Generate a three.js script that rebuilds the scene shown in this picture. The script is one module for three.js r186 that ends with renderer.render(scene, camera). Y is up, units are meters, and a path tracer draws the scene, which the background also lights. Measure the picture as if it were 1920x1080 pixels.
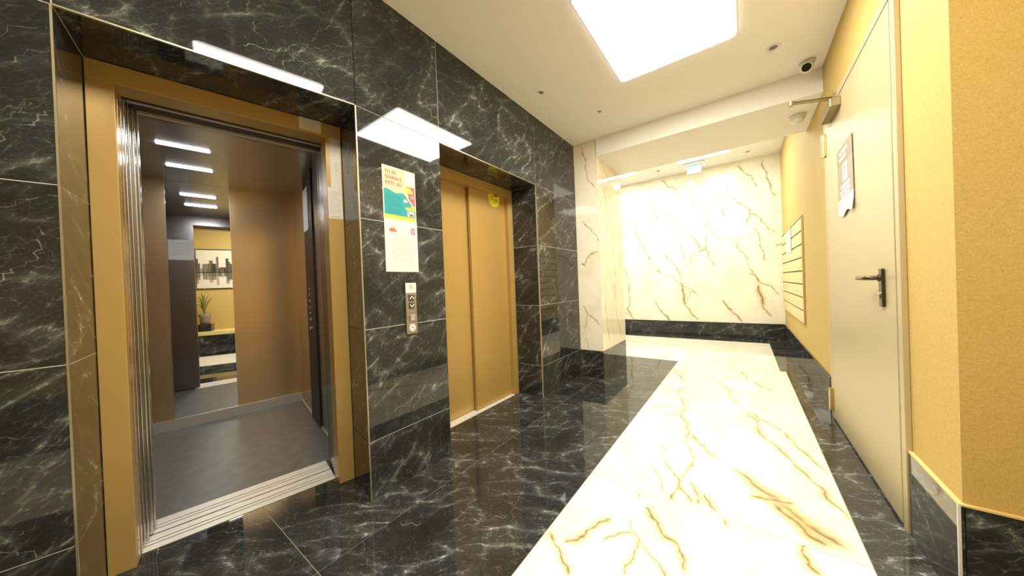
import * as THREE from 'three';
import { RoundedBoxGeometry } from 'three/addons/geometries/RoundedBoxGeometry.js';
import { mergeGeometries } from 'three/addons/utils/BufferGeometryUtils.js';
import { RectAreaLightUniformsLib } from 'three/addons/lights/RectAreaLightUniformsLib.js';
import { createNoise2D } from 'simplex-noise';

// ------------------------------------------------------------------ camera, exposure, large lights
RectAreaLightUniformsLib.init();
const scene = new THREE.Scene();
scene.background = new THREE.Color(0x000000);
const renderer = new THREE.WebGLRenderer({ antialias: true });
renderer.toneMapping = THREE.LinearToneMapping;
renderer.toneMappingExposure = 1.08;
renderer.shadowMap.enabled = true;

const camera = new THREE.PerspectiveCamera(85.03, 16 / 9, 0.05, 60);
camera.position.set(1.592, 1.1, 0);
camera.up.set(0.02663, 0.99923, -0.02873);
camera.lookAt(1.592 - 0.593966, 1.1 - 0.0073, -0.804457);

const WARM = new THREE.Color(1.0, 0.945, 0.83), NEUTRAL = new THREE.Color(0.97, 1.0, 0.96), COOL = new THREE.Color(0.86, 0.9, 1.0);
// square ceiling panels: [x0, x1, z0, z1, ceiling height, colour, brightness, turn]
const PANELS = [
  [0.83, 1.60, -2.65, -1.68, 2.732, WARM, 22.5],
  [0.958, 1.728, -0.675, 0.065, 2.732, WARM, 29, -0.2],
  [0.69, 1.46, -6.31, -5.40, 3.157, NEUTRAL, 17.5],
  [-0.80, -0.01, -6.31, -5.40, 3.157, NEUTRAL, 17.5],
];
function areaLight(x0, x1, z0, z1, y, color, intensity, turn = 0) {
  const l = new THREE.RectAreaLight(color, intensity, x1 - x0, z1 - z0);
  l.position.set((x0 + x1) / 2, y, (z0 + z1) / 2);
  l.rotation.order = 'YXZ'; l.rotation.set(-Math.PI / 2, turn, 0);
  return l;
}
for (const [x0, x1, z0, z1, y, c, b, turn] of PANELS) scene.add(areaLight(x0 + 0.012, x1 - 0.012, z0 + 0.012, z1 - 0.012, y - 0.016, c, b * 0.85, turn));

// ------------------------------------------------------------------ helpers
function rngOf(seed) { return () => { seed = (seed + 0x6d2b79f5) | 0; let t = Math.imul(seed ^ (seed >>> 15), 1 | seed); t = (t + Math.imul(t ^ (t >>> 7), 61 | t)) ^ t; return ((t ^ (t >>> 14)) >>> 0) / 4294967296; }; }
const rnd = rngOf(7);
const used = new Map();
function numbered(name) { const n = used.get(name) ?? 0; used.set(name, n + 1); return n ? name + '_' + String(n).padStart(3, '0') : name; }
function shade(o) { o.castShadow = true; o.receiveShadow = true; return o; }
function mesh(name, geo, mat, parent = scene, pos, rot) {
  const m = shade(new THREE.Mesh(geo, mat)); m.name = parent === scene ? numbered(name) : name;
  if (pos) m.position.set(...pos); if (rot) m.rotation.set(...rot);
  parent.add(m); return m;
}
function thing(name, label, category, pos = [0, 0, 0], turn = 0, group) {
  const o = new THREE.Group(); o.name = numbered(name); o.position.set(...pos); o.rotation.y = turn;
  o.userData = { label, category }; if (group) o.userData.group = group;
  scene.add(o); return o;
}
function tag(o, label, category, group) { o.userData = { label, category }; if (group) o.userData.group = group; return o; }
function struct(name, label, category, pos = [0, 0, 0], turn = 0) { const o = thing(name, label, category, pos, turn); o.userData.kind = 'structure'; return o; }
// plain box from bounds, uv in metres (scaled), centred geometry + position
function uvMetres(g, s = 1, ou = 0, ov = 0) {
  const p = g.attributes.position, n = g.attributes.normal, uv = new Float32Array(p.count * 2);
  for (let i = 0; i < p.count; i++) {
    const ax = Math.abs(n.getX(i)), ay = Math.abs(n.getY(i)), az = Math.abs(n.getZ(i));
    let u, v;
    if (ax >= ay && ax >= az) { u = -p.getZ(i); v = p.getY(i); } else if (ay >= az) { u = p.getX(i); v = -p.getZ(i); } else { u = p.getX(i); v = p.getY(i); }
    uv[2 * i] = u * s + ou; uv[2 * i + 1] = v * s + ov;
  }
  g.setAttribute('uv', new THREE.BufferAttribute(uv, 2)); return g;
}
function bx(name, parent, mat, x0, x1, y0, y1, z0, z1, o = {}) {
  const w = x1 - x0, h = y1 - y0, d = z1 - z0;
  const g = o.r ? new RoundedBoxGeometry(w, h, d, o.seg ?? 2, o.r) : new THREE.BoxGeometry(w, h, d);
  uvMetres(g, o.s ?? 1, o.ou ?? rnd(), o.ov ?? rnd());
  return mesh(name, g, mat, parent, [(x0 + x1) / 2, (y0 + y1) / 2, (z0 + z1) / 2]);
}
function cyl(name, parent, mat, r0, r1, h, pos, rot, seg = 24) { return mesh(name, new THREE.CylinderGeometry(r0, r1, h, seg), mat, parent, pos, rot); }
function bar(name, parent, mat, a, b, w, t) {            // flat bar from a to b
  const A = new THREE.Vector3(...a), B = new THREE.Vector3(...b), L = A.distanceTo(B);
  const m = mesh(name, new RoundedBoxGeometry(w, t, L, 1, Math.min(w, t) * 0.2), mat, parent, A.clone().add(B).multiplyScalar(0.5).toArray());
  m.quaternion.setFromUnitVectors(new THREE.Vector3(0, 0, 1), B.clone().sub(A).normalize()); return m;
}
function std(color, roughness, metalness = 0, extra = {}) { return new THREE.MeshStandardMaterial({ color, roughness, metalness, ...extra }); }
const lin = (r, g, b) => new THREE.Color().setRGB(r, g, b);
function canvas(w, h) { const c = document.createElement('canvas'); c.width = w; c.height = h; return c; }
function canvasTex(c) { const t = new THREE.CanvasTexture(c); t.colorSpace = THREE.SRGBColorSpace; t.magFilter = THREE.LinearFilter; t.wrapS = t.wrapT = THREE.RepeatWrapping; return t; }

// ------------------------------------------------------------------ procedural stone
const noise = createNoise2D(rngOf(11)), noise2 = createNoise2D(rngOf(23));
function darkMarble() {                                   // 2.4 m x 2.4 m of near-black stone: grey-green crumbled clouds and sharp pale cracks
  const N = 2048, M = 2.4, c = canvas(N, N), g = c.getContext('2d'), r = rngOf(19);
  g.fillStyle = 'rgb(30,31,30)'; g.fillRect(0, 0, N, N); g.lineCap = 'round'; g.lineJoin = 'round';
  const im = g.getImageData(0, 0, N, N), D = im.data;
  for (let j = 0; j < N; j++) for (let i = 0; i < N; i++) {
    const x = i / N * M, y = j / N * M, a = x * 0.8 - y * 0.6, b = x * 0.6 + y * 0.8, w = noise(a * 1.1, b * 1.4), w2 = noise2(x * 5, y * 5);
    const m = Math.max(0, 0.5 + 0.5 * (0.7 * noise2(a * 1.0 + 0.4 * w, b * 2.2 + 4) + 0.3 * noise(a * 3.1 + 9, b * 5.2 + w)));
    let f = 4.2, amp = 1, wt = 1, sum = 0, fine = 0;
    for (let o = 0; o < 5; o++) {
      let n = 1 - Math.abs(noise(a * f * 0.6 + 13 * o + 0.25 * w + 0.05 * w2, b * f * 1.3 + 7 * o + 0.3 * w - 0.06 * w2)); n *= n; n *= n;
      sum += n * wt * amp; if (o > 1) fine += n * n * wt; wt = Math.min(1, n * 2.1); f *= 2.15; amp *= 0.8;
    }
    const grain = noise2(x * 70, y * 70);
    const v = 22 * m + 122 * m * Math.pow(sum / 2.2, 1.6) + 60 * m * fine * fine * 0.3 + 3.5 * grain, o = (j * N + i) * 4;
    D[o] += v * 0.985; D[o + 1] += v; D[o + 2] += v * 0.94;
  }
  g.putImageData(im, 0, 0);
  for (let k = 0; k < 240; k++) {                         // pale cracks: jagged, broken, with side shoots
    let x = r() * N, y = r() * N; const a0 = -0.62 + (r() - 0.5) * 1.2 + (r() < 0.22 ? 1.5 : 0), n = 10 + (r() * 46 | 0), al = 0.16 + 0.6 * r() * r(), w0 = 0.7 + r() * 1.7;
    for (let q = 0; q < n; q++) {
      const a = a0 + (r() - 0.5) * 2.1, L = 3 + r() * 13, X = x + Math.cos(a) * L, Y = y + Math.sin(a) * L, s = 180 + r() * 50;
      if (r() < 0.86) { g.strokeStyle = `rgba(${s | 0},${s | 0},${s * 0.93 | 0},${(al * (0.3 + 0.7 * r())).toFixed(3)})`; g.lineWidth = w0 * (0.5 + r()); g.beginPath(); g.moveTo(x, y); g.lineTo(X, Y); g.stroke(); }
      if (r() < 0.16) { g.lineWidth = 0.8; g.strokeStyle = `rgba(190,192,182,${(al * 0.4).toFixed(3)})`; g.beginPath(); g.moveTo(X, Y); let u = X, v = Y, t = a + (r() < 0.5 ? 1 : -1); for (let z = 0; z < 5; z++) { u += Math.cos(t) * 8; v += Math.sin(t) * 8; t += (r() - 0.5) * 1.6; g.lineTo(u, v); } g.stroke(); }
      x = X; y = Y;
    }
  }
  return canvasTex(c);
}
// cream marble slab print; veins are drawn in slab metres: [weight, u, v, u, v ...]
function creamSlab(W, H, ppm, veins, seed, extra = 0, depth = 1) {
  const c = canvas(Math.round(W * ppm), Math.round(H * ppm)), g = c.getContext('2d'), r = rngOf(seed);
  g.fillStyle = 'rgb(244,237,216)'; g.fillRect(0, 0, c.width, c.height);
  g.lineCap = 'round'; g.lineJoin = 'round';
  const list = veins.map((v) => v.slice());
  for (let k = 0; k < extra; k++) {
    let x = r() * W, y = r() * H, a = -0.9 + 0.7 * (r() - 0.5) + (r() < 0.3 ? 1.2 : 0); const v = [2 + r() * 5];
    for (let s = 0; s < 9; s++) { v.push(x, y); x += Math.cos(a) * 0.16; y += Math.sin(a) * 0.16; a += (r() - 0.5) * 0.9; }
    list.push(v);
  }
  for (const v of list) {
    const w = v[0]; let P = [];
    for (let k = 1; k < v.length; k += 2) P.push([v[k] * ppm, (H - v[k + 1]) * ppm]);
    for (let it = 0; it < 4; it++) {
      const Q = [P[0]];
      for (let k = 1; k < P.length; k++) {
        const a = P[k - 1], b = P[k], L = Math.hypot(b[0] - a[0], b[1] - a[1]), j = (r() - 0.5) * L * 0.26;
        Q.push([(a[0] + b[0]) / 2 - (b[1] - a[1]) / (L + 1e-6) * j, (a[1] + b[1]) / 2 + (b[0] - a[0]) / (L + 1e-6) * j], b);
      }
      P = Q;
    }
    const ph = r() * 50;
    const stroke = (wid, rgb, al) => {
      for (let k = 1; k < P.length; k++) {
        const t = k / P.length, m = 0.35 + 0.65 * Math.abs(noise(ph + t * 5, 3)), e = Math.min(1, 8 * Math.min(t, 1 - t) + 0.25);
        g.strokeStyle = `rgba(${rgb},${(al * (0.4 + 0.6 * m) * e).toFixed(3)})`; g.lineWidth = Math.max(0.6, wid * m * e * ppm / 1000);
        g.beginPath(); g.moveTo(...P[k - 1]); g.lineTo(...P[k]); g.stroke();
      }
    };
    stroke(w * 17, '204,186,136', 0.07); stroke(w * 9, '192,172,122', 0.13); stroke(w * 4.6, '160,142,104', 0.24); stroke(w * 2.2, '116,104,78', 0.3 * depth); stroke(w * 0.7, '78,70,54', 0.6 * depth);
    for (let k = 0; k < 4; k++) {                        // hairline branches
      const i = Math.floor(r() * (P.length - 1)), n = 4 + Math.floor(r() * 5); let [x, y] = P[i]; let a = Math.atan2(P[i + 1][1] - P[i][1], P[i + 1][0] - P[i][0]) + (r() < 0.5 ? 1 : -1) * (0.4 + r() * 0.6);
      g.strokeStyle = `rgba(168,138,88,${0.12 + r() * 0.22})`; g.lineWidth = Math.max(0.6, ppm * 0.0022); g.beginPath(); g.moveTo(x, y);
      for (let s = 0; s < n; s++) { x += Math.cos(a) * ppm * 0.03; y += Math.sin(a) * ppm * 0.03; a += (r() - 0.5) * 0.8; g.lineTo(x, y); } g.stroke();
    }
  }
  const im = g.getImageData(0, 0, c.width, c.height), D = im.data;
  for (let j = 0; j < c.height; j++) for (let i = 0; i < c.width; i++) {
    const u = i / ppm, v = j / ppm, m = noise2(u * 1.6 + seed, v * 1.9 + 0.5 * noise(u * 2, v * 2)), f = noise(u * 9 + seed, v * 9), o = (j * c.width + i) * 4;
    const k = 1 - 0.035 * Math.max(0, m) + 0.008 * f; D[o] *= k; D[o + 1] *= k - 0.012 * Math.max(0, m); D[o + 2] *= k - 0.05 * Math.max(0, m);
  }
  g.putImageData(im, 0, 0); return canvasTex(c);
}
function wallpaperTex() {                                 // woven-look vinyl paper: short crossed fibres; 0.5 m square
  const N = 1024, c = canvas(N, N), g = c.getContext('2d'), r = rngOf(5), hgt = canvas(N, N), q = hgt.getContext('2d');
  g.fillStyle = 'rgb(194,166,95)'; g.fillRect(0, 0, N, N); q.fillStyle = '#777'; q.fillRect(0, 0, N, N);
  for (let k = 0; k < 15000; k++) {
    const x = r() * N, y = r() * N, L = 8 + r() * 22, a = (r() < 0.5 ? 0 : Math.PI / 2) + (r() - 0.5) * 1.1, up = r() < 0.5, s = up ? 255 : 0;
    for (const [ox, oy] of [[0, 0], [N, 0], [-N, 0], [0, N], [0, -N]]) {
      g.strokeStyle = up ? `rgba(220,194,124,${0.16 + r() * 0.26})` : `rgba(168,132,60,${0.14 + r() * 0.26})`; g.lineWidth = 1.2 + r() * 1.6;
      g.beginPath(); g.moveTo(x + ox, y + oy); g.lineTo(x + ox + Math.cos(a) * L, y + oy + Math.sin(a) * L); g.stroke();
      q.strokeStyle = `rgba(${s},${s},${s},0.25)`; q.lineWidth = 2; q.beginPath(); q.moveTo(x + ox, y + oy); q.lineTo(x + ox + Math.cos(a) * L, y + oy + Math.sin(a) * L); q.stroke();
    }
  }
  const b = new THREE.CanvasTexture(hgt); b.wrapS = b.wrapT = THREE.RepeatWrapping; b.magFilter = THREE.LinearFilter;
  return [canvasTex(c), b];
}
const FLOOR_VEINS = [[6,1.17,-4.18,1.34,-3.9,1.46,-3.49,1.59,-3.16,1.64,-2.86,1.74,-2.59,1.8,-2.43,1.86,-2.25,1.9,-2.1,1.96,-1.95],
  [5,1.6,-3.19,1.69,-3.03,1.8,-2.8,1.88,-2.56,1.95,-2.41],
  [6,0.81,-4.43,1.04,-3.78,1.08,-3.24,1.16,-2.78,1.24,-2.57,1.31,-2.42,1.38,-2.3,1.5,-2.21],
  [11,1.5,-2.21,1.58,-2.12,1.64,-2.03,1.7,-1.96,1.75,-1.9,1.81,-1.83,1.9,-1.77],
  [7,1.59,-1.95,1.66,-1.96,1.76,-1.99],
  [8,1.68,-1.94,1.74,-1.86,1.79,-1.77,1.83,-1.75],
  [4,1.09,-2.33,1.17,-2.08,1.24,-1.96,1.28,-1.88,1.27,-1.76,1.27,-1.69],
  [4,1.28,-1.88,1.3,-2,1.32,-2.09,1.3,-2.23,1.24,-2.45,1.24,-2.57],
  [4,1.28,-1.88,1.32,-1.8,1.36,-1.73],
  [4,1.32,-1.92,1.37,-1.83,1.39,-1.73],
  [6,1.4,-1.84,1.46,-1.73],
  [3,1.12,-2,1.19,-1.86,1.24,-1.72],
  [5,1.42,-4.75,1.59,-4.31,1.68,-4.01,1.81,-3.8],
  [3,1.6,-3.39,1.72,-3.22],
  [4,0.92,-2.85,1.01,-2.95,1.14,-2.97,1.25,-2.94],
  [3,1.05,-2.71,1.12,-2.86,1.09,-3.45],
  [3,0.98,-4.78,1.02,-4.1,1.04,-3.78],
  [5,1.11,-1.68,1.15,-1.63,1.21,-1.55,1.25,-1.51,1.29,-1.44,1.34,-1.43,1.37,-1.37,1.39,-1.29],
  [5,0.94,-1.17,0.99,-1.22,1,-1.29,1.03,-1.37,1.07,-1.46],
  [3,1.08,-1.28,1.12,-1.34,1.18,-1.39],
  [4,0.86,-1.21,0.94,-1.14,1.01,-1.08,1.03,-1.05],
  [5,1.77,-1.72,1.75,-1.65,1.76,-1.59,1.79,-1.56],
  [3,1.49,-1.69,1.51,-1.64],
  [3,1.21,-1.39,1.21,-1.26,1.2,-1.16]];
const WALL_VEINS = [[3,0.3,3.11,0.42,2.95,0.57,2.87,0.64,2.65],
  [3,1.54,3.09,1.64,2.94,1.76,2.86,1.83,2.63],
  [3,0.76,2.86,0.82,2.61,0.85,2.5,0.97,2.37,1.08,2.23],
  [2.5,1.13,2.75,1.15,2.51,1.1,2.21,1.05,2.08,1.03,1.83,1.04,1.65,0.96,1.62,0.88,1.61],
  [3,-0.52,2.75,-0.35,2.36,-0.21,2.1,-0.04,1.86,0.05,1.64],
  [4,-0.24,2.14,-0.1,1.81,0.05,1.4],
  [2.5,0.07,2.62,0.28,2.49,0.45,2.37,0.5,2.19,0.46,1.97],
  [2.5,0.54,2.07,0.62,1.77,0.66,1.58,0.72,1.32],
  [3,0.09,2.1,0.13,2.25,0.06,2.35,0.19,2.37,0.28,2.41],
  [3,0.51,2.19,0.74,1.97,0.89,1.81,0.96,1.64,1.07,1.61,1.12,1.43,1.16,1.26],
  [3,0.29,1.8,0.42,1.49,0.54,1.29,0.59,1.03],
  [6,0.59,1.03,0.64,0.81,0.66,0.59],
  [3,0.66,0.59,0.75,0.44,0.88,0.3],
  [2.5,0.07,1.32,0.24,1.24,0.45,1.15,0.61,1.01,0.77,0.9,0.92,0.71],
  [4,0.06,0.7,0.18,0.51,0.32,0.36,0.37,0.27],
  [4,1.27,0.7,1.38,0.52,1.49,0.39,1.56,0.29],
  [3,1.5,1.81,1.63,1.46,1.73,1.16,1.8,0.95],
  [6,1.8,0.95,1.83,0.76,1.84,0.59],
  [3,1.84,0.59,1.96,0.4],
  [2.5,1.65,1.19,1.75,1.12,1.9,0.95,2.07,0.74],
  [3,1.41,2.36,1.29,2.33,1.35,2.22],
  [3,1.3,2.59,1.52,2.48,1.68,2.32,1.71,2.21,1.67,1.95],
  [3,1.71,2.21,1.88,2.02,2.07,1.8],
  [3,1.91,3.1,1.95,2.88,1.99,2.67,2,2.56,2.09,2.43],
  [2.5,1.77,2,1.84,1.7,1.89,1.47,1.9,1.34],
  [2.5,2.04,1.6,2.16,1.67],
  [3,-0.5,1.52,-0.39,1.15,-0.39,0.74,-0.46,0.5,-0.33,0.28],
  [2.5,-0.54,0.46,-0.31,0.26],
  [2,0.66,0.59,0.71,0.73,0.77,0.88],
  [2,0.72,1.32,0.79,1.53,0.88,1.61],
  [2,1.08,2.11,1.17,1.95,1.26,1.84],
  [2,0.22,2.84,0.18,2.7,0.11,2.6],
  [2,1.42,2.77,1.39,2.64,1.31,2.59]];
const PILLAR_FRONT_VEINS = [[3,0.09,2.72,0.15,2.52,0.16,2.33,0.26,2.19],
  [3,0.07,1.83,0.19,1.7,0.27,1.56],
  [3,0.05,1.33,0.09,1.3,0.17,1.43,0.26,1.45],
  [3,0.04,0.84,0.15,0.7,0.26,0.6],
  [2,0.1,0.73,0.06,0.56],
  [2,0.06,0.45,0.11,0.32]];
const PILLAR_SIDE_VEINS = [[3,-3.52,2.54,-3.69,2.4,-3.77,1.97,-3.98,1.57,-4.02,1.16,-3.95,0.93,-4.04,0.56,-4.16,0.33],
  [3,-3.63,2.55,-3.85,2.36],
  [3,-3.51,2.06,-3.72,1.91,-3.78,1.72],
  [3,-3.54,0.89,-3.66,0.55,-3.72,0.38]];
// ------------------------------------------------------------------ key measures (metres)
const J = [0, 0.307, 0.899, 1.482, 2.065], H = 2.732, HF = 3.157, HB = 2.536;
const ZB = -0.853, ZC = -1.410, ZD = -2.607, ZE = -3.491, ZF = -4.338, DZ = -6.95, W = 2.135, ZN = -1.642, PX = 0.279;
const TURN = -0.2, OPEN = 0.912, REC = 0.29, BACK = 2.35, SK = 0.275, SN = 0.345;

// ------------------------------------------------------------------ materials
const darkTex = darkMarble();
const stone = new THREE.MeshPhysicalMaterial({ map: darkTex, roughness: 0.03, ior: 1.52, specularIntensity: 0.85 });
const grout = std(lin(0.60, 0.59, 0.54), 0.8);
const joint = std(lin(0.30, 0.26, 0.18), 0.8);
const [paperMap, paperBump] = wallpaperTex();
const wallpaper = std(0xffffff, 0.72, 0, { map: paperMap, bumpMap: paperBump, bumpScale: 0.0012 });
const plaster = std(lin(0.92, 0.905, 0.865), 0.85);
const plasterFar = std(lin(0.87, 0.865, 0.845), 0.85);
const trimMetal = std(lin(0.50, 0.47, 0.30), 0.34, 0.85);
const bronzePaint = std(lin(0.45, 0.292, 0.088), 0.34, 0.2);
const bronzePanel = std(lin(0.60, 0.42, 0.22), 0.24, 0.75);
const carSteel = std(lin(0.30, 0.275, 0.255), 0.26, 0.9);
const steel = std(lin(0.62, 0.60, 0.57), 0.24, 1);
const steelDull = std(lin(0.58, 0.56, 0.52), 0.40, 0.7);
const sillMetal = std(lin(0.80, 0.78, 0.70), 0.42, 0.35);
const darkSteel = std(lin(0.035, 0.034, 0.034), 0.4, 0.6);
const mirrorGlass = std(lin(0.86, 0.87, 0.86), 0.012, 1);
const black = std(lin(0.02, 0.019, 0.017), 0.55);
const white = std(lin(0.82, 0.81, 0.78), 0.45);
const doorPaint = std(lin(0.52, 0.435, 0.26), 0.42, 0.3);
const doorEdge = std(lin(0.10, 0.078, 0.04), 0.6);
const brassy = std(lin(0.62, 0.50, 0.26), 0.3, 0.9);
const mailPaint = std(lin(0.74, 0.60, 0.29), 0.4);
const shaft = std(lin(0.05, 0.05, 0.05), 0.9);

// stone tile with its own window on the marble print; bounds are the full cell, the joint is cut here
const GAP = 0.0017;
function tile(parent, x0, x1, y0, y1, z0, z1, thin, mat = stone) {
  const e = [x0, x1, y0, y1, z0, z1];
  for (let k = 0; k < 3; k++) if (k !== thin) { e[2 * k] += GAP; e[2 * k + 1] -= GAP; }
  const w = e[1] - e[0], h = e[3] - e[2], d = e[5] - e[4];
  const g = new THREE.BoxGeometry(w, h, d), su = thin === 0 ? d : w, sv = thin === 1 ? d : h;
  uvMetres(g, 1 / 2.4, (su / 2) / 2.4 + rnd() * Math.max(0, 1 - su / 2.4), (sv / 2) / 2.4 + rnd() * Math.max(0, 1 - sv / 2.4));
  return mesh('tile', g, mat, parent, [(e[0] + e[1]) / 2, (e[2] + e[3]) / 2, (e[4] + e[5]) / 2]);
}
const T = 0.010;                                          // tile thickness
function prism(name, parent, mat, pts, y0, y1) {         // pts in (x, z)
  const s = new THREE.Shape(pts.map(([x, z]) => new THREE.Vector2(x, -z)));
  const g = new THREE.ExtrudeGeometry(s, { depth: y1 - y0, bevelEnabled: false }); g.rotateX(-Math.PI / 2);
  return mesh(name, g, mat, parent, [0, y0, 0]);
}

// ------------------------------------------------------------------ left wall (black marble with the second lift)
{
  const w = struct('wall_left', 'polished black marble tiled wall with the closed gold lift door', 'wall');
  const t2 = Math.tan(0.2), b = 0.0012;
  prism('core', w, grout, [[-b, ZB - 0.004], [-b, ZC + b], [-0.5, ZC + b], [-0.5, ZB - 0.5 * t2 - 0.004]], 0, J[4]);
  bx('core', w, grout, -0.5, -b, 0, J[4], ZE, ZD - b);
  prism('core', w, grout, [[-b, ZB - 0.004], [-b, ZE], [-0.5, ZE], [-0.5, ZB - 0.5 * t2 - 0.004]], J[4] + b, H + 0.05);
  bx('shaft_wall', w, shaft, -0.56, -0.5, 0, H, ZE, ZB - 0.12);
  for (let k = 0; k < 4; k++) {
    tile(w, -T, 0, J[k], J[k + 1], ZC, ZB, 0);
    tile(w, -T, 0, J[k], J[k + 1], ZE, ZD, 0);
    tile(w, -REC - 0.01, -T, J[k], J[k + 1], ZD - T, ZD, 2);
    tile(w, -REC - 0.01, -T, J[k], J[k + 1], ZC, ZC + T, 2);
  }
  for (const [a, c] of [[ZC, ZB], [ZD, ZC], [ZE, ZD]]) tile(w, -T, 0, J[4], H, a, c, 0);
  tile(w, -REC - 0.01, -T, J[4], J[4] + T, ZD, ZC, 1);
}
{
  const w = struct('wall_left_near', 'polished black marble tiled wall around the open lift', 'wall', [0, 0, ZB], TURN);
  const b = 0.0012, E = 3.2;
  bx('core', w, grout, -0.5, -b, J[4] + b, H + 0.05, 0.004, E);
  bx('core', w, grout, -0.5, -b, 0, J[4] + b, OPEN + b, E);
  for (let k = 0; k < 4; k++) {
    tile(w, -T, 0, J[k], J[k + 1], OPEN, 2.112, 0); tile(w, -T, 0, J[k], J[k + 1], 2.112, E, 0);
    tile(w, -REC - 0.01, -T, J[k], J[k + 1], OPEN, OPEN + T, 2);
    tile(w, -REC - 0.01, -T * 0.5, J[k], J[k + 1], -T, 0, 2);
  }
  for (const [a, c] of [[0, OPEN], [OPEN, 2.112], [2.112, E]]) tile(w, -T, 0, J[4], H, a, c, 0);
  tile(w, -REC - 0.01, -T, J[4], J[4] + T, 0, OPEN, 1);
}
// metal edge profiles on the outer corners
function trim(label, pos, turn, x0, x1, y0, y1, z0, z1) { const t = struct('trim_' + (++trim.n), label, 'edge trim', pos, turn); bx('profile', t, trimMetal, x0, x1, y0, y1, z0, z1); }
trim.n = 0;
trim('thin metal edge strip on the marble corner between the lifts', [0, 0, 0], 0, -0.004, 0.0014, 0, J[4], ZB - 0.003, ZB + 0.0035);
trim('thin metal edge strip left of the open lift recess', [0, 0, ZB], TURN, -0.004, 0.0014, 0, J[4], OPEN - 0.0014, OPEN + 0.004);
trim('thin metal edge strip over the open lift recess', [0, 0, ZB], TURN, -0.004, 0.002, J[4] - 0.002, J[4] + 0.003, 0.004, OPEN - 0.003);
trim('thin metal edge strip right of the closed lift recess', [0, 0, 0], 0, -0.004, 0.0014, 0, J[4], ZD - 0.004, ZD + 0.0014);
trim('thin metal edge strip over the closed lift recess', [0, 0, 0], 0, -0.004, 0.002, J[4] - 0.002, J[4] + 0.003, ZD + 0.003, ZC);

// ------------------------------------------------------------------ floor
{
  const f = struct('floor', 'polished stone floor of cream marble slabs bordered in black marble', 'floor');
  bx('screed', f, joint, -3.05, 2.65, -0.12, -0.0018, DZ - 0.05, BACK + 0.05);
  const jt = 0.012, y0 = -jt, y1 = 0, X1 = 0.853, X2 = 1.952, XJ = 0.21;
  const zs = [-4.70, -3.0, -1.70, -0.51, 0.69, 1.89, BACK];
  for (let k = 0; k + 1 < zs.length; k++) {
    const a = zs[k], c = zs[k + 1];
    if (k > 0) tile(f, -0.86, XJ, y0, y1, a, c, 1); else tile(f, -0.4, XJ, y0, y1, a, c, 1);
    tile(f, XJ, X1, y0, y1, a, c, 1);
    tile(f, X2, W + (k >= 2 ? 0.1 : 0), y0, y1, a, c, 1);
  }
  tile(f, W + 0.1, 2.62, y0, y1, ZN - 0.05, 0.4, 1); tile(f, W + 0.1, 2.62, y0, y1, 0.4, BACK, 1);
  for (let x = -3.0; x < 1.86; x += 1.2) tile(f, x, Math.min(x + 1.2, 1.9), y0, y1, DZ, -6.55, 1);
  tile(f, 1.9, W, y0, y1, DZ, -5.9, 1); tile(f, 1.9, W, y0, y1, -5.9, -4.70, 1);
  // cream slabs
  const slab = (x0, x1, z0, z1, veins, seed, extra, ppm) => {
    const w = x1 - x0, h = z1 - z0, tex = creamSlab(w, h, ppm, veins.map((v) => v.map((n, i) => (i === 0 ? n : i % 2 ? n - x0 : z1 - n))), seed, extra, 0.6);
    const m = new THREE.MeshPhysicalMaterial({ map: tex, roughness: 0.05, ior: 1.5 });
    const g = new THREE.BoxGeometry(w - 2 * GAP, jt, h - 2 * GAP), p = g.attributes.position, uv = g.attributes.uv;
    for (let i = 0; i < p.count; i++) uv.setXY(i, p.getX(i) / w + 0.5, 0.5 - p.getZ(i) / h);
    mesh('tile', g, m, f, [(x0 + x1) / 2, -jt / 2, (z0 + z1) / 2]);
  };
  const inZ = (v, a, c) => { let s = 0; for (let k = 2; k < v.length; k += 2) s += v[k]; s /= (v.length - 1) / 2; return s >= a && s < c; };
  slab(X1, X2, -4.70, -1.70, FLOOR_VEINS.filter((v) => inZ(v, -9, -1.72)), 3, 0, 640);
  slab(X1, X2, -1.70, 1.30, FLOOR_VEINS.filter((v) => inZ(v, -1.72, 9)), 4, 5, 640);
  slab(X1, X2, 1.30, BACK, [], 8, 3, 300);
  slab(-1.1, 1.9, -6.55, -4.70, [[2, -0.4, -6.1, 0.3, -6.0, 0.9, -6.2, 1.9, -5.8], [2, -0.9, -5.4, 0.2, -5.7, 1.0, -5.6, 1.8, -6.0], [2.5, 0.2, -5.2, 0.8, -5.3, 1.3, -5.1, 1.9, -5.3], [2, -0.2, -6.4, 0.6, -6.35, 1.5, -6.45]], 9, 2, 420);
  slab(-3.0, -1.1, -6.55, -4.70, [], 10, 4, 300);
  tile(f, -3.0, -0.4, y0, y1, -4.70, -4.0, 1);
}

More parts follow.
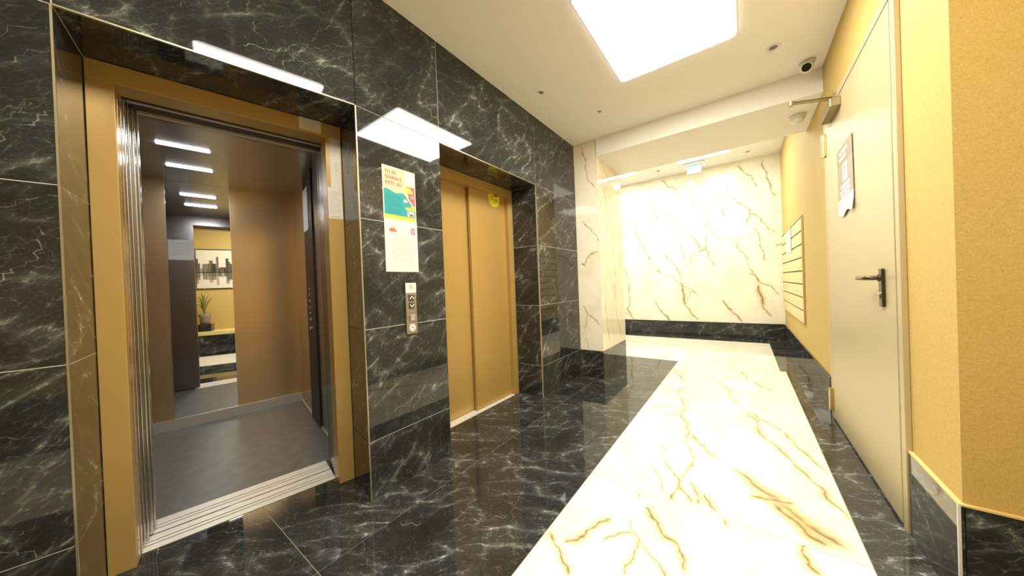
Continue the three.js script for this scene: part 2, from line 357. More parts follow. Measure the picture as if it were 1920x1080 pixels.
// ------------------------------------------------------------------ pillar, beam, ceilings
function creamFace(parent, name, axis, at, u0, u1, y0, y1, veins, seed, extra, ppm, face) {   // thin marble slab with its own print on a vertical face
  const w = u1 - u0, h = y1 - y0, tex = creamSlab(w, h, ppm, veins.map((v) => v.map((n, i) => (i === 0 ? n : i % 2 ? (axis === 'z' ? n - u0 : u1 - n) : n - y0))), seed, extra);
  const m = new THREE.MeshPhysicalMaterial({ map: tex, roughness: 0.05, ior: 1.5 });
  const g = axis === 'z' ? new THREE.BoxGeometry(w, h, 0.012) : new THREE.BoxGeometry(0.012, h, w), p = g.attributes.position, uv = g.attributes.uv;
  for (let i = 0; i < p.count; i++) uv.setXY(i, (axis === 'z' ? p.getX(i) : -p.getZ(i)) / w + 0.5, p.getY(i) / h + 0.5);
  return mesh(name, g, m, parent, axis === 'z' ? [(u0 + u1) / 2, (y0 + y1) / 2, at - face * 0.006] : [at - face * 0.006, (y0 + y1) / 2, (u0 + u1) / 2]);
}
{
  const p = struct('pillar', 'cream marble clad pillar with a black marble base past the lifts', 'pillar');
  bx('core', p, joint, -0.3, PX - 0.0125, 0, H, ZF + 0.0125, ZE - 0.0125);
  creamFace(p, 'slab', 'z', ZE, 0.0015, PX - 0.013, J[1] + GAP, H, PILLAR_FRONT_VEINS, 31, 0, 500, 1);
  creamFace(p, 'slab', 'x', PX, ZF, ZE - 0.0015, J[1] + GAP, HB, PILLAR_SIDE_VEINS, 32, 0, 500, 1);
  creamFace(p, 'slab', 'z', ZF, -0.3, PX - 0.013, J[1] + GAP, HF, [], 33, 2, 200, -1);
  tile(p, 0, PX, 0, J[1], ZE - 0.012, ZE, 2); tile(p, PX - 0.012, PX, 0, J[1], ZF, ZE - 0.012, 0);
  const b = struct('beam', 'ivory plastered ceiling beam crossing the hall past the lifts', 'beam');
  bx('downstand', b, plaster, PX - 0.005, W + 0.05, HB, HF + 0.05, ZF, ZE);
  const c = struct('ceiling', 'ivory plastered ceiling over the lift lobby', 'ceiling');
  bx('slab', c, plaster, -1.3, 2.75, H, H + 0.12, ZE, BACK + 0.1);
  const c2 = struct('ceiling_far', 'white plastered raised ceiling at the far end of the hall', 'ceiling');
  bx('slab', c2, plasterFar, -3.1, W + 0.1, HF, HF + 0.12, DZ - 0.1, ZF);
}
// ------------------------------------------------------------------ far zone walls
{
  const w = struct('wall_far', 'cream marble feature wall at the end of the hall', 'wall');
  bx('core', w, joint, -3.1, W + 0.05, 0, HF + 0.05, DZ - 0.16, DZ - 0.012);
  creamFace(w, 'slab', 'z', DZ, -0.75, W, SK, HF, WALL_VEINS.map((v) => [v[0] * 1.7, ...v.slice(1)]), 51, 0, 560, 1);
  creamFace(w, 'slab', 'z', DZ, -3.0, -0.752, SK, HF, [], 52, 9, 300, 1);
  const s = struct('baseboard_far', 'black marble skirting under the cream feature wall', 'baseboard');
  for (const [a, c] of [[-3.0, -1.8], [-1.8, -0.6], [-0.6, 0.62], [0.62, 1.84], [1.84, W - 0.012]]) tile(s, a, c, 0, SK, DZ, DZ + 0.012, 2);
  const l = struct('wall_side', 'plain yellow end wall of the side passage', 'wall');
  bx('face', l, wallpaper, -3.12, -3.0, 0, HF + 0.05, DZ - 0.1, ZE, { s: 2 });
  const n = struct('wall_behind_lifts', 'cream wall of the side passage behind the lifts', 'wall');
  bx('face', n, plasterFar, -3.0, -0.3, 0, HF + 0.05, ZF + 0.0, ZE - 0.02);
}
// ------------------------------------------------------------------ right wall, near corner, niche, back wall
{
  const w = struct('wall_right', 'yellow textured wallpaper wall with the steel door', 'wall');
  bx('face', w, wallpaper, W, 2.72, 0, HF + 0.05, DZ - 0.1, ZN, { s: 2, ou: 0.1, ov: 0.3 });
  const n = struct('wall_niche', 'yellow wallpaper wall at the back of the lobby niche', 'wall');
  bx('face', n, wallpaper, 2.6, 2.72, 0, H + 0.05, ZN, BACK + 0.1, { s: 2 });
  const b = struct('wall_back', 'yellow wallpaper wall behind the viewpoint', 'wall');
  bx('face', b, wallpaper, -1.3, 2.6, 0, H + 0.05, BACK, BACK + 0.12, { s: 2 });
  const sf = struct('baseboard_right', 'black marble skirting along the yellow wall below the mailboxes', 'baseboard');
  for (const [a, c] of [[DZ, -5.75], [-5.75, -4.55], [-4.55, -3.50]]) tile(sf, W - 0.012, W, 0, SK, a, c, 0);
  const sn = struct('baseboard_corner', 'tall black marble skirting on the near wallpaper corner', 'baseboard');
  tile(sn, W - 0.012, W, 0, SN, -2.02, ZN + 0.012, 0);
  tile(sn, W, 2.62, 0, SN, ZN, ZN + 0.012, 2);
  const edge = struct('trim_' + (++trim.n), 'pale edge strip on the corner of the near skirting', 'edge trim');
  bx('profile', edge, std(lin(0.7, 0.69, 0.66), 0.4), W - 0.0145, W - 0.008, 0, SN, ZN + 0.008, ZN + 0.0145);
  const cap = struct('trim_' + (++trim.n), 'thin yellow sealant line on top of the near skirting', 'edge trim');
  bx('strip', cap, std(lin(0.72, 0.52, 0.19), 0.6), W - 0.013, W, SN, SN + 0.006, -2.02, ZN + 0.013);
  bx('strip', cap, std(lin(0.72, 0.52, 0.19), 0.6), W, 2.6, SN, SN + 0.006, ZN, ZN + 0.013);
}
// ------------------------------------------------------------------ ceiling panel lights
function roundedRect(w, d, r) { const s = new THREE.Shape(), x = -w / 2, y = -d / 2; s.moveTo(x + r, y); s.lineTo(x + w - r, y); s.absarc(x + w - r, y + r, r, -Math.PI / 2, 0); s.lineTo(x + w, y + d - r); s.absarc(x + w - r, y + d - r, r, 0, Math.PI / 2); s.lineTo(x + r, y + d); s.absarc(x + r, y + d - r, r, Math.PI / 2, Math.PI); s.lineTo(x, y + r); s.absarc(x + r, y + r, r, Math.PI, 1.5 * Math.PI); return s; }
const panelLabels = ['big rounded square ceiling light beyond the closed lift door', 'big rounded square ceiling light above the viewpoint facing the open lift', 'rounded ceiling light at the far end behind the green exit sign', 'rounded ceiling light at the far end over the side passage'];
PANELS.forEach(([x0, x1, z0, z1, y, c, b, turn = 0], i) => {
  const t = thing('ceiling_light', panelLabels[i], 'ceiling light', [(x0 + x1) / 2, y, (z0 + z1) / 2], turn, 'square ceiling panel lights');
  const g = new THREE.ExtrudeGeometry(roundedRect(x1 - x0, z1 - z0, 0.045), { depth: 0.006, bevelEnabled: false, curveSegments: 8 }); g.rotateX(Math.PI / 2);
  mesh('frame', g, std(lin(0.6, 0.58, 0.5), 0.5), t, [0, 0, 0]);
  const d = new THREE.ExtrudeGeometry(roundedRect(x1 - x0 - 0.008, z1 - z0 - 0.008, 0.042), { depth: 0.004, bevelEnabled: false, curveSegments: 8 }); d.rotateX(Math.PI / 2);
  mesh('diffuser', d, new THREE.MeshStandardMaterial({ color: 0xffffff, roughness: 0.5, emissive: c, emissiveIntensity: b * 0.5 }), t, [0, -0.006, 0]);
});
// small unlit downlights
function downlight(label, x, y, z, r) {
  const t = thing('downlight', label, 'downlight', [x, y, z], 0, 'small recessed downlights');
  mesh('bezel', new THREE.LatheGeometry([[r * 0.55, 0.004], [r * 0.6, -0.002], [r * 0.9, -0.007], [r, -0.004], [r, 0.002]].map((p) => new THREE.Vector2(...p)), 28), white, t);
  mesh('lens', new THREE.CylinderGeometry(r * 0.58, r * 0.5, 0.003, 20), std(lin(0.16, 0.14, 0.11), 0.2), t, [0, -0.0005, 0]);
}
downlight('small unlit downlight nearest the black marble wall', 0.248, H, -2.34, 0.03);
downlight('small unlit downlight between the big light and the pillar', 0.526, H, -2.96, 0.026);
downlight('unlit downlight beside the bullet camera on the ceiling', 1.806, H, -2.97, 0.045);
downlight('tiny downlight in the far ceiling near the wallpaper wall', 1.70, HF, -6.53, 0.05);
downlight('tiny downlight in the far ceiling between the two lights', 0.344, HF, -6.48, 0.05);

// ------------------------------------------------------------------ printed sheets
function print(w, h, draw) { const c = canvas(w, h), g = c.getContext('2d'); draw(g, w, h); return canvasTex(c); }
function sheetMesh(name, tex, w, h, parent, pos, turn, rough = 0.6, roll = 0) {
  const g = new THREE.BoxGeometry(w, h, 0.0008);
  const m = mesh(name, g, std(lin(0.74, 0.74, 0.74), rough, 0, { map: tex }), parent, pos); m.rotation.order = 'YXZ'; m.rotation.set(0, turn, roll); return m;
}
const RIGHTWARD = Math.PI / 2;                             // turn that faces a sheet towards +x
function lines(g, x, y, w, n, dy, col, r, lw = 1.4) { g.strokeStyle = col; g.lineWidth = lw; for (let k = 0; k < n; k++) { const L = w * (k % 5 === 4 ? 0.35 + 0.3 * r() : 0.86 + 0.14 * r()); g.beginPath(); g.moveTo(x, y + k * dy); for (let s = 0; s < L; s += 6) { g.moveTo(x + s, y + k * dy); g.lineTo(x + Math.min(L, s + 4.6), y + k * dy); } g.stroke(); } }
const petition = print(420, 594, (g, w, h) => {
  g.fillStyle = '#f4ead8'; g.fillRect(0, 0, w, h); g.fillStyle = '#f2cda6'; g.fillRect(12, 14, w - 24, h - 26);
  g.fillStyle = '#f7efe0'; g.fillRect(292, 30, 112, 130);
  g.fillStyle = '#e2606a'; g.beginPath(); g.moveTo(300, 190); g.lineTo(w - 12, 178); g.lineTo(w - 12, 420); g.lineTo(330, 330); g.closePath(); g.fill();
  g.fillStyle = '#12a5a8'; g.beginPath(); g.moveTo(12, 262); g.bezierCurveTo(80, 240, 120, 300, 190, 285); g.bezierCurveTo(240, 268, 262, 270, 285, 300); g.bezierCurveTo(320, 350, 360, 400, w - 12, 418); g.lineTo(w - 12, 545); g.lineTo(12, 545); g.closePath(); g.fill();
  g.fillStyle = '#f3dc36'; g.fillRect(12, 542, w - 24, 42); g.fillRect(286, 196, 66, 26); g.beginPath(); g.ellipse(345, 238, 42, 26, 0.2, 0, 7); g.fill(); g.fillRect(278, 428, 130, 32); g.fillRect(350, 404, 58, 16);
  g.fillStyle = '#f6b29a'; g.beginPath(); g.ellipse(372, 300, 24, 16, 0.3, 0, 7); g.fill();
  g.fillStyle = '#e8eef4'; g.beginPath(); g.ellipse(282, 362, 26, 22, 0.5, 0, 7); g.fill(); g.fillStyle = '#7b6fb0'; g.beginPath(); g.ellipse(290, 384, 22, 12, 0.2, 0, 7); g.fill();
  g.fillStyle = '#dfe9ee'; g.fillRect(300, 470, 92, 62); g.fillStyle = '#c9545c'; g.fillRect(326, 498, 54, 30); g.fillStyle = '#1f7f8c'; g.fillRect(308, 476, 14, 24);
  g.fillStyle = '#a0472f'; g.font = 'bold 52px sans-serif'; g.fillText('TU AI', 34, 82); g.fillText('SEMNAT', 34, 144); g.fillText('PETIȚIA?', 34, 206);
  lines(g, 30, 322, 210, 14, 15, 'rgba(8,70,84,0.75)', rngOf(2), 3);
});
const letter = print(420, 594, (g, w, h) => {
  g.fillStyle = '#f6f1e4'; g.fillRect(0, 0, w, h); const r = rngOf(4);
  g.fillStyle = '#d7743c'; g.beginPath(); g.moveTo(50, 128); g.lineTo(80, 88); g.lineTo(100, 104); g.lineTo(112, 76); g.lineTo(126, 106); g.lineTo(152, 128); g.closePath(); g.fill(); g.fillStyle = '#b34a2a'; g.fillRect(56, 130, 98, 9);
  g.fillStyle = '#c8414a'; g.fillRect(336, 74, 50, 72); g.fillStyle = '#f2e4dc'; g.fillRect(344, 86, 32, 12); g.fillRect(350, 106, 22, 30);
  lines(g, 140, 172, 150, 1, 10, '#a6785c', r, 3); lines(g, 90, 200, 285, 19, 15, 'rgba(60,54,48,0.9)', r, 2.6);
});
const notice = (seed, rows, foot) => print(260, 360, (g, w, h) => { g.fillStyle = '#f3eee2'; g.fillRect(0, 0, w, h); const r = rngOf(seed); g.strokeStyle = '#555'; g.lineWidth = 2; g.strokeRect(w - 62, 14, 18, 18); lines(g, 22, 50, w - 44, rows, 13, 'rgba(80,76,70,0.85)', r, 2); if (foot) lines(g, 30, h - 26, w - 60, 2, 10, 'rgba(60,58,52,0.9)', r, 3); });
const wideNote = print(360, 220, (g, w, h) => { g.fillStyle = '#efe8da'; g.fillRect(0, 0, w, h); lines(g, 30, 40, w - 60, 4, 24, 'rgba(96,90,84,0.7)', rngOf(9), 3); lines(g, 70, 150, w - 150, 2, 22, 'rgba(96,90,84,0.7)', rngOf(10), 3); });
const faintNote = print(260, 400, (g, w, h) => { g.fillStyle = '#f5efe0'; g.fillRect(0, 0, w, h); g.fillStyle = '#e9e2d4'; g.fillRect(0, 0, w, 70); g.strokeStyle = '#d9a79a'; g.lineWidth = 6; g.strokeRect(120, 200, 40, 60); lines(g, 110, 285, 60, 2, 14, '#d8b8aa', rngOf(3), 3); });

tag(sheetMesh('poster', petition, 0.216, 0.300, scene, [0.0012, 1.652, -1.095], RIGHTWARD), 'petition poster with teal wave and red headline on black marble', 'poster');
tag(sheetMesh('letter_sheet', letter, 0.216, 0.296, scene, [0.0008, 1.353, -1.097], RIGHTWARD), 'white typed letter with orange logo right under the petition poster', 'notice');
const local = (lx, y, lz) => [lx * Math.cos(0.2) - lz * Math.sin(0.2), y, ZB + lz * Math.cos(0.2) + lx * Math.sin(0.2)];
tag(sheetMesh('notice_sheet', wideNote, 0.104, 0.066, scene, local(-REC + 0.0012, 2.03, 0.152), RIGHTWARD + TURN), 'small landscape note stuck on the gold lintel of the open lift', 'notice');
tag(sheetMesh('notice_sheet', faintNote, 0.056, 0.285, scene, local(-REC + 0.0010, 1.845, 0.034), RIGHTWARD + TURN), 'blank looking pale sheet, upper one on the right gold jamb', 'notice');
tag(sheetMesh('notice_sheet', notice(6, 21, true), 0.073, 0.178, scene, local(-REC + 0.0014, 1.614, 0.043), RIGHTWARD + TURN), 'densely typed sheet, lower one on the right gold jamb', 'notice');

// ------------------------------------------------------------------ open lift: entrance
{
  const e = thing('elevator_entrance', 'gold painted frame and metal sill of the open lift', 'elevator', [0, 0, ZB], TURN);
  bx('jamb', e, bronzePaint, -0.40, -REC, 0, 1.985, 0.001, 0.083, { r: 0.003 });
  bx('jamb', e, bronzePaint, -0.40, -REC, 0, 1.985, 0.835, OPEN - 0.001, { r: 0.003 });
  bx('lintel', e, bronzePaint, -0.40, -REC, 1.985, J[4] - 0.001, 0.001, OPEN - 0.001, { r: 0.003 });
  // folded door leaves parked at the left, seen on their edges
  for (const [a, c, z] of [[-0.352, -0.318, 0.834], [-0.398, -0.366, 0.8325], [-0.440, -0.412, 0.829], [-0.484, -0.456, 0.824], [-0.524, -0.500, 0.816], [-0.566, -0.540, 0.811]]) bx('leaf', e, a > -0.41 ? bronzePanel : steel, a, c, 0.008, 1.998, z, a > -0.41 ? 0.8355 : 1.32, { r: 0.004 });
  for (const [a, c, z] of [[-0.44, -0.405, 0.079], [-0.50, -0.455, 0.074], [-0.566, -0.515, 0.07]]) bx('strike_post', e, carSteel, a, c, 0.008, 1.998, 0, z, { r: 0.005 });
  // sills: rails with grooves between
  const rails = [[-0.418, -0.378], [-0.446, -0.428], [-0.500, -0.456], [-0.550, -0.514], [-0.578, -0.560], [-0.640, -0.588]];
  for (const [a, c] of rails) bx('sill_rail', e, sillMetal, a, c, -0.03, 0.004, 0.083, 0.85, { r: 0.002, seg: 1 });
  bx('sill_bed', e, black, -0.66, -0.375, -0.06, -0.012, 0.0, 1.0);
  bx('door_header', e, darkSteel, -0.566, -0.402, 2.000, 2.16, 0, 1.32);
  bx('track', e, steelDull, -0.462, -0.450, 1.990, 2.0, 0.06, 0.83, { r: 0.002, seg: 1 });
  bx('track', e, steelDull, -0.560, -0.545, 1.984, 2.0, 0.06, 0.83, { r: 0.002, seg: 1 });
  bx('shaft_side', e, shaft, -0.6, -0.41, -0.06, 2.16, 1.32, 1.36);
}
// ------------------------------------------------------------------ open lift: car
{
  const X0 = -2.15, X1 = -0.60, Z0 = -0.01, Z1 = 1.34, Y1 = 2.10;
  const c = thing('elevator_car', 'open lift car with bronze panels, tall mirror and grey floor', 'elevator car', [0, 0, ZB], TURN);
  const matTex = (() => { const N = 512, k = canvas(N, N), g = k.getContext('2d'), im = g.createImageData(N, N), r = rngOf(15); for (let i = 0; i < N * N; i++) { const s = 98 + 10 * (r() - 0.5) + 6 * noise((i % N) / 60, i / N / 60); im.data.set([s, s, s * 0.96, 255], i * 4); } g.putImageData(im, 0, 0); return canvasTex(k); })();
  bx('floor_mat', c, std(0xffffff, 0.42, 0, { map: matTex }), X0, -0.64, -0.03, 0.003, Z0, Z1, { s: 1 });
  bx('left_panel', c, bronzePanel, X0 - 0.02, X0, 0, Y1, 0.889, Z1);
  bx('right_panel', c, bronzePanel, X0 - 0.02, X0, 0, Y1, Z0, 0.482);
  bx('mirror', c, mirrorGlass, X0 - 0.012, X0 - 0.002, 0.08, Y1, 0.486, 0.885);
  bx('mirror_edge', c, steel, X0 - 0.012, X0 + 0.001, 0.08, Y1, 0.4822, 0.486); bx('mirror_edge', c, steel, X0 - 0.012, X0 + 0.001, 0.08, Y1, 0.885, 0.8888);
  bx('plinth', c, steelDull, X0, X0 + 0.01, 0.003, 0.085, Z0, Z1);
  bx('back_shell', c, shaft, X0 - 0.05, X0 - 0.021, -0.05, Y1 + 0.05, Z0 - 0.03, Z1 + 0.03);
  bx('side_wall', c, bronzePanel, X0, -1.56, 0.003, Y1, Z0 - 0.02, Z0);
  bx('side_wall', c, carSteel, -1.215, X1, 0.003, Y1, Z0 - 0.02, Z0);
  bx('side_wall', c, bronzePanel, X0, X1, 0, Y1, Z1, Z1 + 0.02);
  bx('side_plinth', c, steelDull, X0, X1, 0.003, 0.02, Z0, Z0 + 0.008);
  bx('ceiling_panel', c, std(lin(0.36, 0.345, 0.325), 0.24, 0.7), X0, X1, Y1, Y1 + 0.03, Z0, Z1);
  // control panel with buttons on the right-hand side wall
  const cop = bx('control_panel', c, darkSteel, -1.56, -1.215, 0.003, Y1, Z0 - 0.02, Z0 + 0.012);
  for (let k = 0; k < 6; k++) { const b = cyl('button', cop, steel, 0.014, 0.014, 0.008, [-0.03, (0.88 + 0.052 * k) - (Y1 + 0.003) / 2, 0.018], [Math.PI / 2, 0, 0], 16); b.name = 'button'; }
  cyl('key_switch', cop, steel, 0.022, 0.022, 0.012, [-0.03, 0.80 - (Y1 + 0.003) / 2, 0.02], [Math.PI / 2, 0, 0], 18);
  // front returns either side of the doorway, and above it
  bx('front_return', c, carSteel, -0.60, -0.575, 0, Y1, 0.815, Z1); bx('front_return', c, carSteel, -0.60, -0.575, 0, Y1, Z0, 0.07);
  bx('front_header', c, carSteel, -0.60, -0.575, 1.99, Y1, 0.07, 0.815);
  // two slim light bars in the ceiling
  for (const x of [-1.245, -1.70]) {
    const b = mesh('light_bar', new RoundedBoxGeometry(0.034, 0.008, 0.25, 3, 0.0035), new THREE.MeshStandardMaterial({ color: 0xffffff, emissive: COOL, emissiveIntensity: 20 }), c, [x, Y1 - 0.003, 0.705]);
    const l = new THREE.RectAreaLight(COOL, 170, 0.03, 0.24); l.position.set(x, Y1 - 0.0085, 0.705); l.rotation.x = -Math.PI / 2; c.add(l);
    l.name = 'bar_glow'; b.castShadow = false;
  }
}
tag(sheetMesh('notice_sheet', notice(12, 18, false), 0.21, 0.24, scene, local(-0.6008, 1.68, 0.92), -RIGHTWARD + TURN), 'pale sheet inside the lift left of its doorway, seen in the mirror', 'notice');
tag(sheetMesh('notice_sheet', faintNote, 0.20, 0.36, scene, local(-1.46, 1.82, 0.0032), TURN), 'pale sheet above the lift buttons on the inner side wall', 'notice');

// ------------------------------------------------------------------ closed lift
{
  const e = thing('elevator_door', 'closed gold lift door with two sliding leaves in a gold frame', 'elevator', [-REC, 0, (ZC + ZD) / 2]);
  const x = REC, z = -(ZC + ZD) / 2, B = (n, m, a, b, y0, y1, c, d, o) => bx(n, e, m, a + x, b + x, y0, y1, c + z, d + z, o);
  B('jamb', bronzePaint, -0.40, -REC, 0, 1.985, ZD + 0.001, ZD + 0.075, { r: 0.003 });
  B('jamb', bronzePaint, -0.40, -REC, 0, 1.985, ZC - 0.075, ZC - 0.001, { r: 0.003 });
  B('lintel', bronzePaint, -0.40, -REC, 1.985, J[4] - 0.001, ZD + 0.001, ZC - 0.001, { r: 0.003 });
  B('leaf', bronzePaint, -0.362, -0.334, 0.008, 2.0, ZD + 0.06, -2.025, { r: 0.003 });
  B('leaf', bronzePaint, -0.400, -0.372, 0.008, 2.0, -2.05, ZC - 0.06, { r: 0.003 });
  B('backing', shaft, -0.43, -0.402, 0, J[4], ZD, ZC);
  B('sill', sillMetal, -0.39, -REC, -0.02, 0.0035, ZD + 0.075, ZC - 0.075);
}
{
  const tex = print(256, 256, (g) => {
    g.fillStyle = '#f2e02c'; g.fillRect(0, 0, 256, 256); g.strokeStyle = '#3a3508'; g.lineWidth = 3; g.beginPath(); g.arc(128, 128, 121, 0, 7); g.stroke();
    g.fillStyle = '#1d1a08'; g.save(); g.translate(140, 72); g.rotate(0.42); g.fillRect(-56, -20, 100, 38); g.fillRect(44, -13, 14, 24); g.restore(); g.fillRect(112, 96, 8, 20); g.fillRect(58, 106, 60, 9); g.fillRect(54, 94, 9, 32);
    g.textAlign = 'center'; g.font = 'bold 22px sans-serif'; g.fillText('SUPRAVEGHERE', 128, 152); g.fillText('VIDEO', 160, 176); g.font = 'bold 34px sans-serif'; g.fillText('24', 112, 212); g.font = 'bold 20px sans-serif'; g.fillText('ore', 156, 212);
  });
  const g = new THREE.CylinderGeometry(0.088, 0.088, 0.001, 40); g.rotateX(Math.PI / 2);
  const p = g.attributes.position, uv = g.attributes.uv; for (let i = 0; i < p.count; i++) uv.setXY(i, p.getX(i) / 0.176 + 0.5, p.getY(i) / 0.176 + 0.5);
  const s = mesh('warning_sticker', g, std(0xffffff, 0.5, 0, { map: tex }), scene, [-0.3332, 1.952, -2.37], [0, RIGHTWARD, 0]);
  tag(s, 'round yellow video surveillance sticker on the closed gold lift door', 'sticker');
}
// ------------------------------------------------------------------ call panel
{
  const t = thing('call_panel', 'slim steel lift call panel with up and down buttons', 'call panel', [0, 0.84, -1.136], RIGHTWARD);
  const plate = std(lin(0.42, 0.38, 0.32), 0.36, 0.85);
  const P = (n, m, x0, x1, y0, y1, z0, z1, o) => bx(n, t, m, x0, x1, y0, y1, z0, z1, o);
  P('plate', plate, -0.037, 0.037, 0, 0.300, 0, 0.012, { r: 0.002 });
  P('divider', steel, -0.036, 0.036, 0.1225, 0.1255, 0.0118, 0.0135);
  const top = print(128, 108, (g) => { g.fillStyle = '#f5f1e6'; g.fillRect(0, 0, 128, 108); g.strokeStyle = '#55524a'; g.lineWidth = 5; g.beginPath(); g.arc(64, 38, 13, 0, 7); g.stroke(); g.fillStyle = '#77736a'; g.fillRect(44, 62, 40, 4); g.fillRect(58, 50, 12, 6); });
  sheetMesh('top_label', top, 0.073, 0.058, t, [0, 0.270, 0.0126], 0);
  const chevron = (s) => { const q = new THREE.Shape(); q.moveTo(-0.014, -0.006 * s); q.lineTo(0, 0.009 * s); q.lineTo(0.014, -0.006 * s); q.lineTo(0.014, -0.012 * s); q.lineTo(0, 0.003 * s); q.lineTo(-0.014, -0.012 * s); q.closePath(); return new THREE.ExtrudeGeometry(q, { depth: 0.0015, bevelEnabled: false }); };
  for (const [y, s] of [[0.212, 1], [0.166, -1]]) {
    const b = P('button', std(lin(0.10, 0.085, 0.065), 0.4, 0.5), -0.017, 0.017, y - 0.018, y + 0.018, 0.0118, 0.0165, { r: 0.0015 });
    mesh('arrow', chevron(s), std(lin(0.85, 0.83, 0.78), 0.5), b, [0, 0.002 * s, 0.0024]);
  }
  const rd = P('card_reader', std(lin(0.46, 0.42, 0.36), 0.3, 0.8), -0.016, 0.022, 0.072, 0.112, 0.0118, 0.017, { r: 0.002 });
  sheetMesh('reader_label', print(64, 64, (g) => { g.fillStyle = '#b5aa98'; g.fillRect(0, 0, 64, 64); g.strokeStyle = '#e8e2d4'; g.lineWidth = 4; g.strokeRect(20, 24, 24, 20); g.beginPath(); g.moveTo(14, 52); g.lineTo(50, 52); g.stroke(); }), 0.028, 0.028, rd, [0, 0, 0.003], 0);
  const ban = print(128, 128, (g) => { g.fillStyle = '#f4efe6'; g.fillRect(0, 0, 128, 128); g.strokeStyle = '#c2524a'; g.lineWidth = 9; g.beginPath(); g.arc(64, 64, 54, 0, 7); g.stroke(); g.fillStyle = '#6a5a50'; g.fillRect(40, 56, 46, 14); g.beginPath(); g.moveTo(28, 40); g.lineTo(100, 88); g.stroke(); });
  const dg = new THREE.CylinderGeometry(0.023, 0.023, 0.0012, 28); dg.rotateX(Math.PI / 2); const p = dg.attributes.position, uv = dg.attributes.uv; for (let i = 0; i < p.count; i++) uv.setXY(i, p.getX(i) / 0.046 + 0.5, p.getY(i) / 0.046 + 0.5);
  mesh('prohibition_sticker', dg, std(0xffffff, 0.5, 0, { map: ban }), t, [0.002, 0.036, 0.0128]);
}
// ------------------------------------------------------------------ steel door on the right wall
{
  const d = struct('door_1', 'beige steel door with lever handle and overhead closer', 'door', [W, 0, -2.75]);
  const z = 2.75, P = (n, m, x0, x1, y0, y1, z0, z1, o, par = d) => bx(n, par, m, x0, x1, y0, y1, z0 + z, z1 + z, o);
  const HD = 2.248, A = -3.35, B = -2.062;
  P('seal', doorEdge, -0.0155, 0, 0, HD + 0.010, A - 0.010, B + 0.010);
  P('frame_post', doorPaint, -0.019, 0, 0, HD + 0.055, B + 0.010, B + 0.054, { r: 0.003 });
  P('frame_post', doorPaint, -0.020, 0, 0, HD + 0.055, A - 0.05, A - 0.008, { r: 0.003 });
  P('frame_head', doorPaint, -0.019, 0, HD + 0.010, HD + 0.055, A - 0.008, B + 0.010, { r: 0.003 });
  P('leaf', doorPaint, -0.020, -0.003, 0.012, HD, A, B, { r: 0.003 });
  for (const y of [2.065, 0.142]) {
    const h = cyl('hinge', d, brassy, 0.011, 0.011, 0.17, [-0.032, y, A + z - 0.006], null, 16);
    cyl('knuckle', h, brassy, 0.0125, 0.0125, 0.052, [0, 0.058, 0], null, 16); cyl('knuckle', h, brassy, 0.0125, 0.0125, 0.052, [0, -0.058, 0], null, 16);
    mesh('hinge_leaf', new THREE.BoxGeometry(0.004, 0.16, 0.04), brassy, h, [0.009, 0, 0.022]);
  }
  const bronze = std(lin(0.11, 0.072, 0.04), 0.3, 0.8);
  const hp = P('handle_plate', bronze, -0.032, -0.022, 0.935, 1.115, -2.225, -2.178, { r: 0.005, seg: 3 });
  const lever = new THREE.CatmullRomCurve3([[-0.005, 0.046, 0], [-0.030, 0.046, 0], [-0.046, 0.046, -0.012], [-0.050, 0.046, -0.04], [-0.048, 0.046, -0.10], [-0.046, 0.046, -0.145]].map((q) => new THREE.Vector3(...q)));
  mesh('lever', new THREE.TubeGeometry(lever, 24, 0.0105, 12), bronze, hp); mesh('lever_end', new THREE.SphereGeometry(0.0105, 14, 10), bronze, hp, [-0.046, 0.046, -0.145]);
  cyl('rose', hp, bronze, 0.016, 0.016, 0.01, [-0.008, 0.046, 0], [0, 0, Math.PI / 2], 20);
  cyl('lock_cylinder', hp, steel, 0.010, 0.010, 0.008, [-0.007, -0.028, 0], [0, 0, Math.PI / 2], 18); mesh('keyway', new THREE.BoxGeometry(0.006, 0.022, 0.008), steel, hp, [-0.007, -0.040, 0]);
  // overhead closer: body on the leaf, two arms meeting at an elbow in the hall
  const cm = std(lin(0.30, 0.245, 0.14), 0.35, 0.6);
  const c = P('door_closer', cm, -0.072, -0.020, 2.165, 2.222, -3.17, -2.86, { r: 0.006 });
  const o = [c.position.x, c.position.y, c.position.z], L = (x, y, zz) => [x - W - o[0], y - o[1], zz + z - o[2]];
  bar('arm', c, cm, L(2.090, 2.236, -2.93), L(1.875, 2.225, -2.80), 0.014, 0.005); bar('arm', c, cm, L(1.875, 2.236, -2.80), L(2.112, 2.272, -2.99), 0.013, 0.005);
  cyl('elbow', c, cm, 0.012, 0.012, 0.028, L(1.875, 2.23, -2.80)); cyl('spindle', c, cm, 0.013, 0.013, 0.026, L(2.090, 2.230, -2.93));
  mesh('bracket', new THREE.BoxGeometry(0.02, 0.04, 0.06), cm, c, L(2.108, 2.275, -3.0));
}
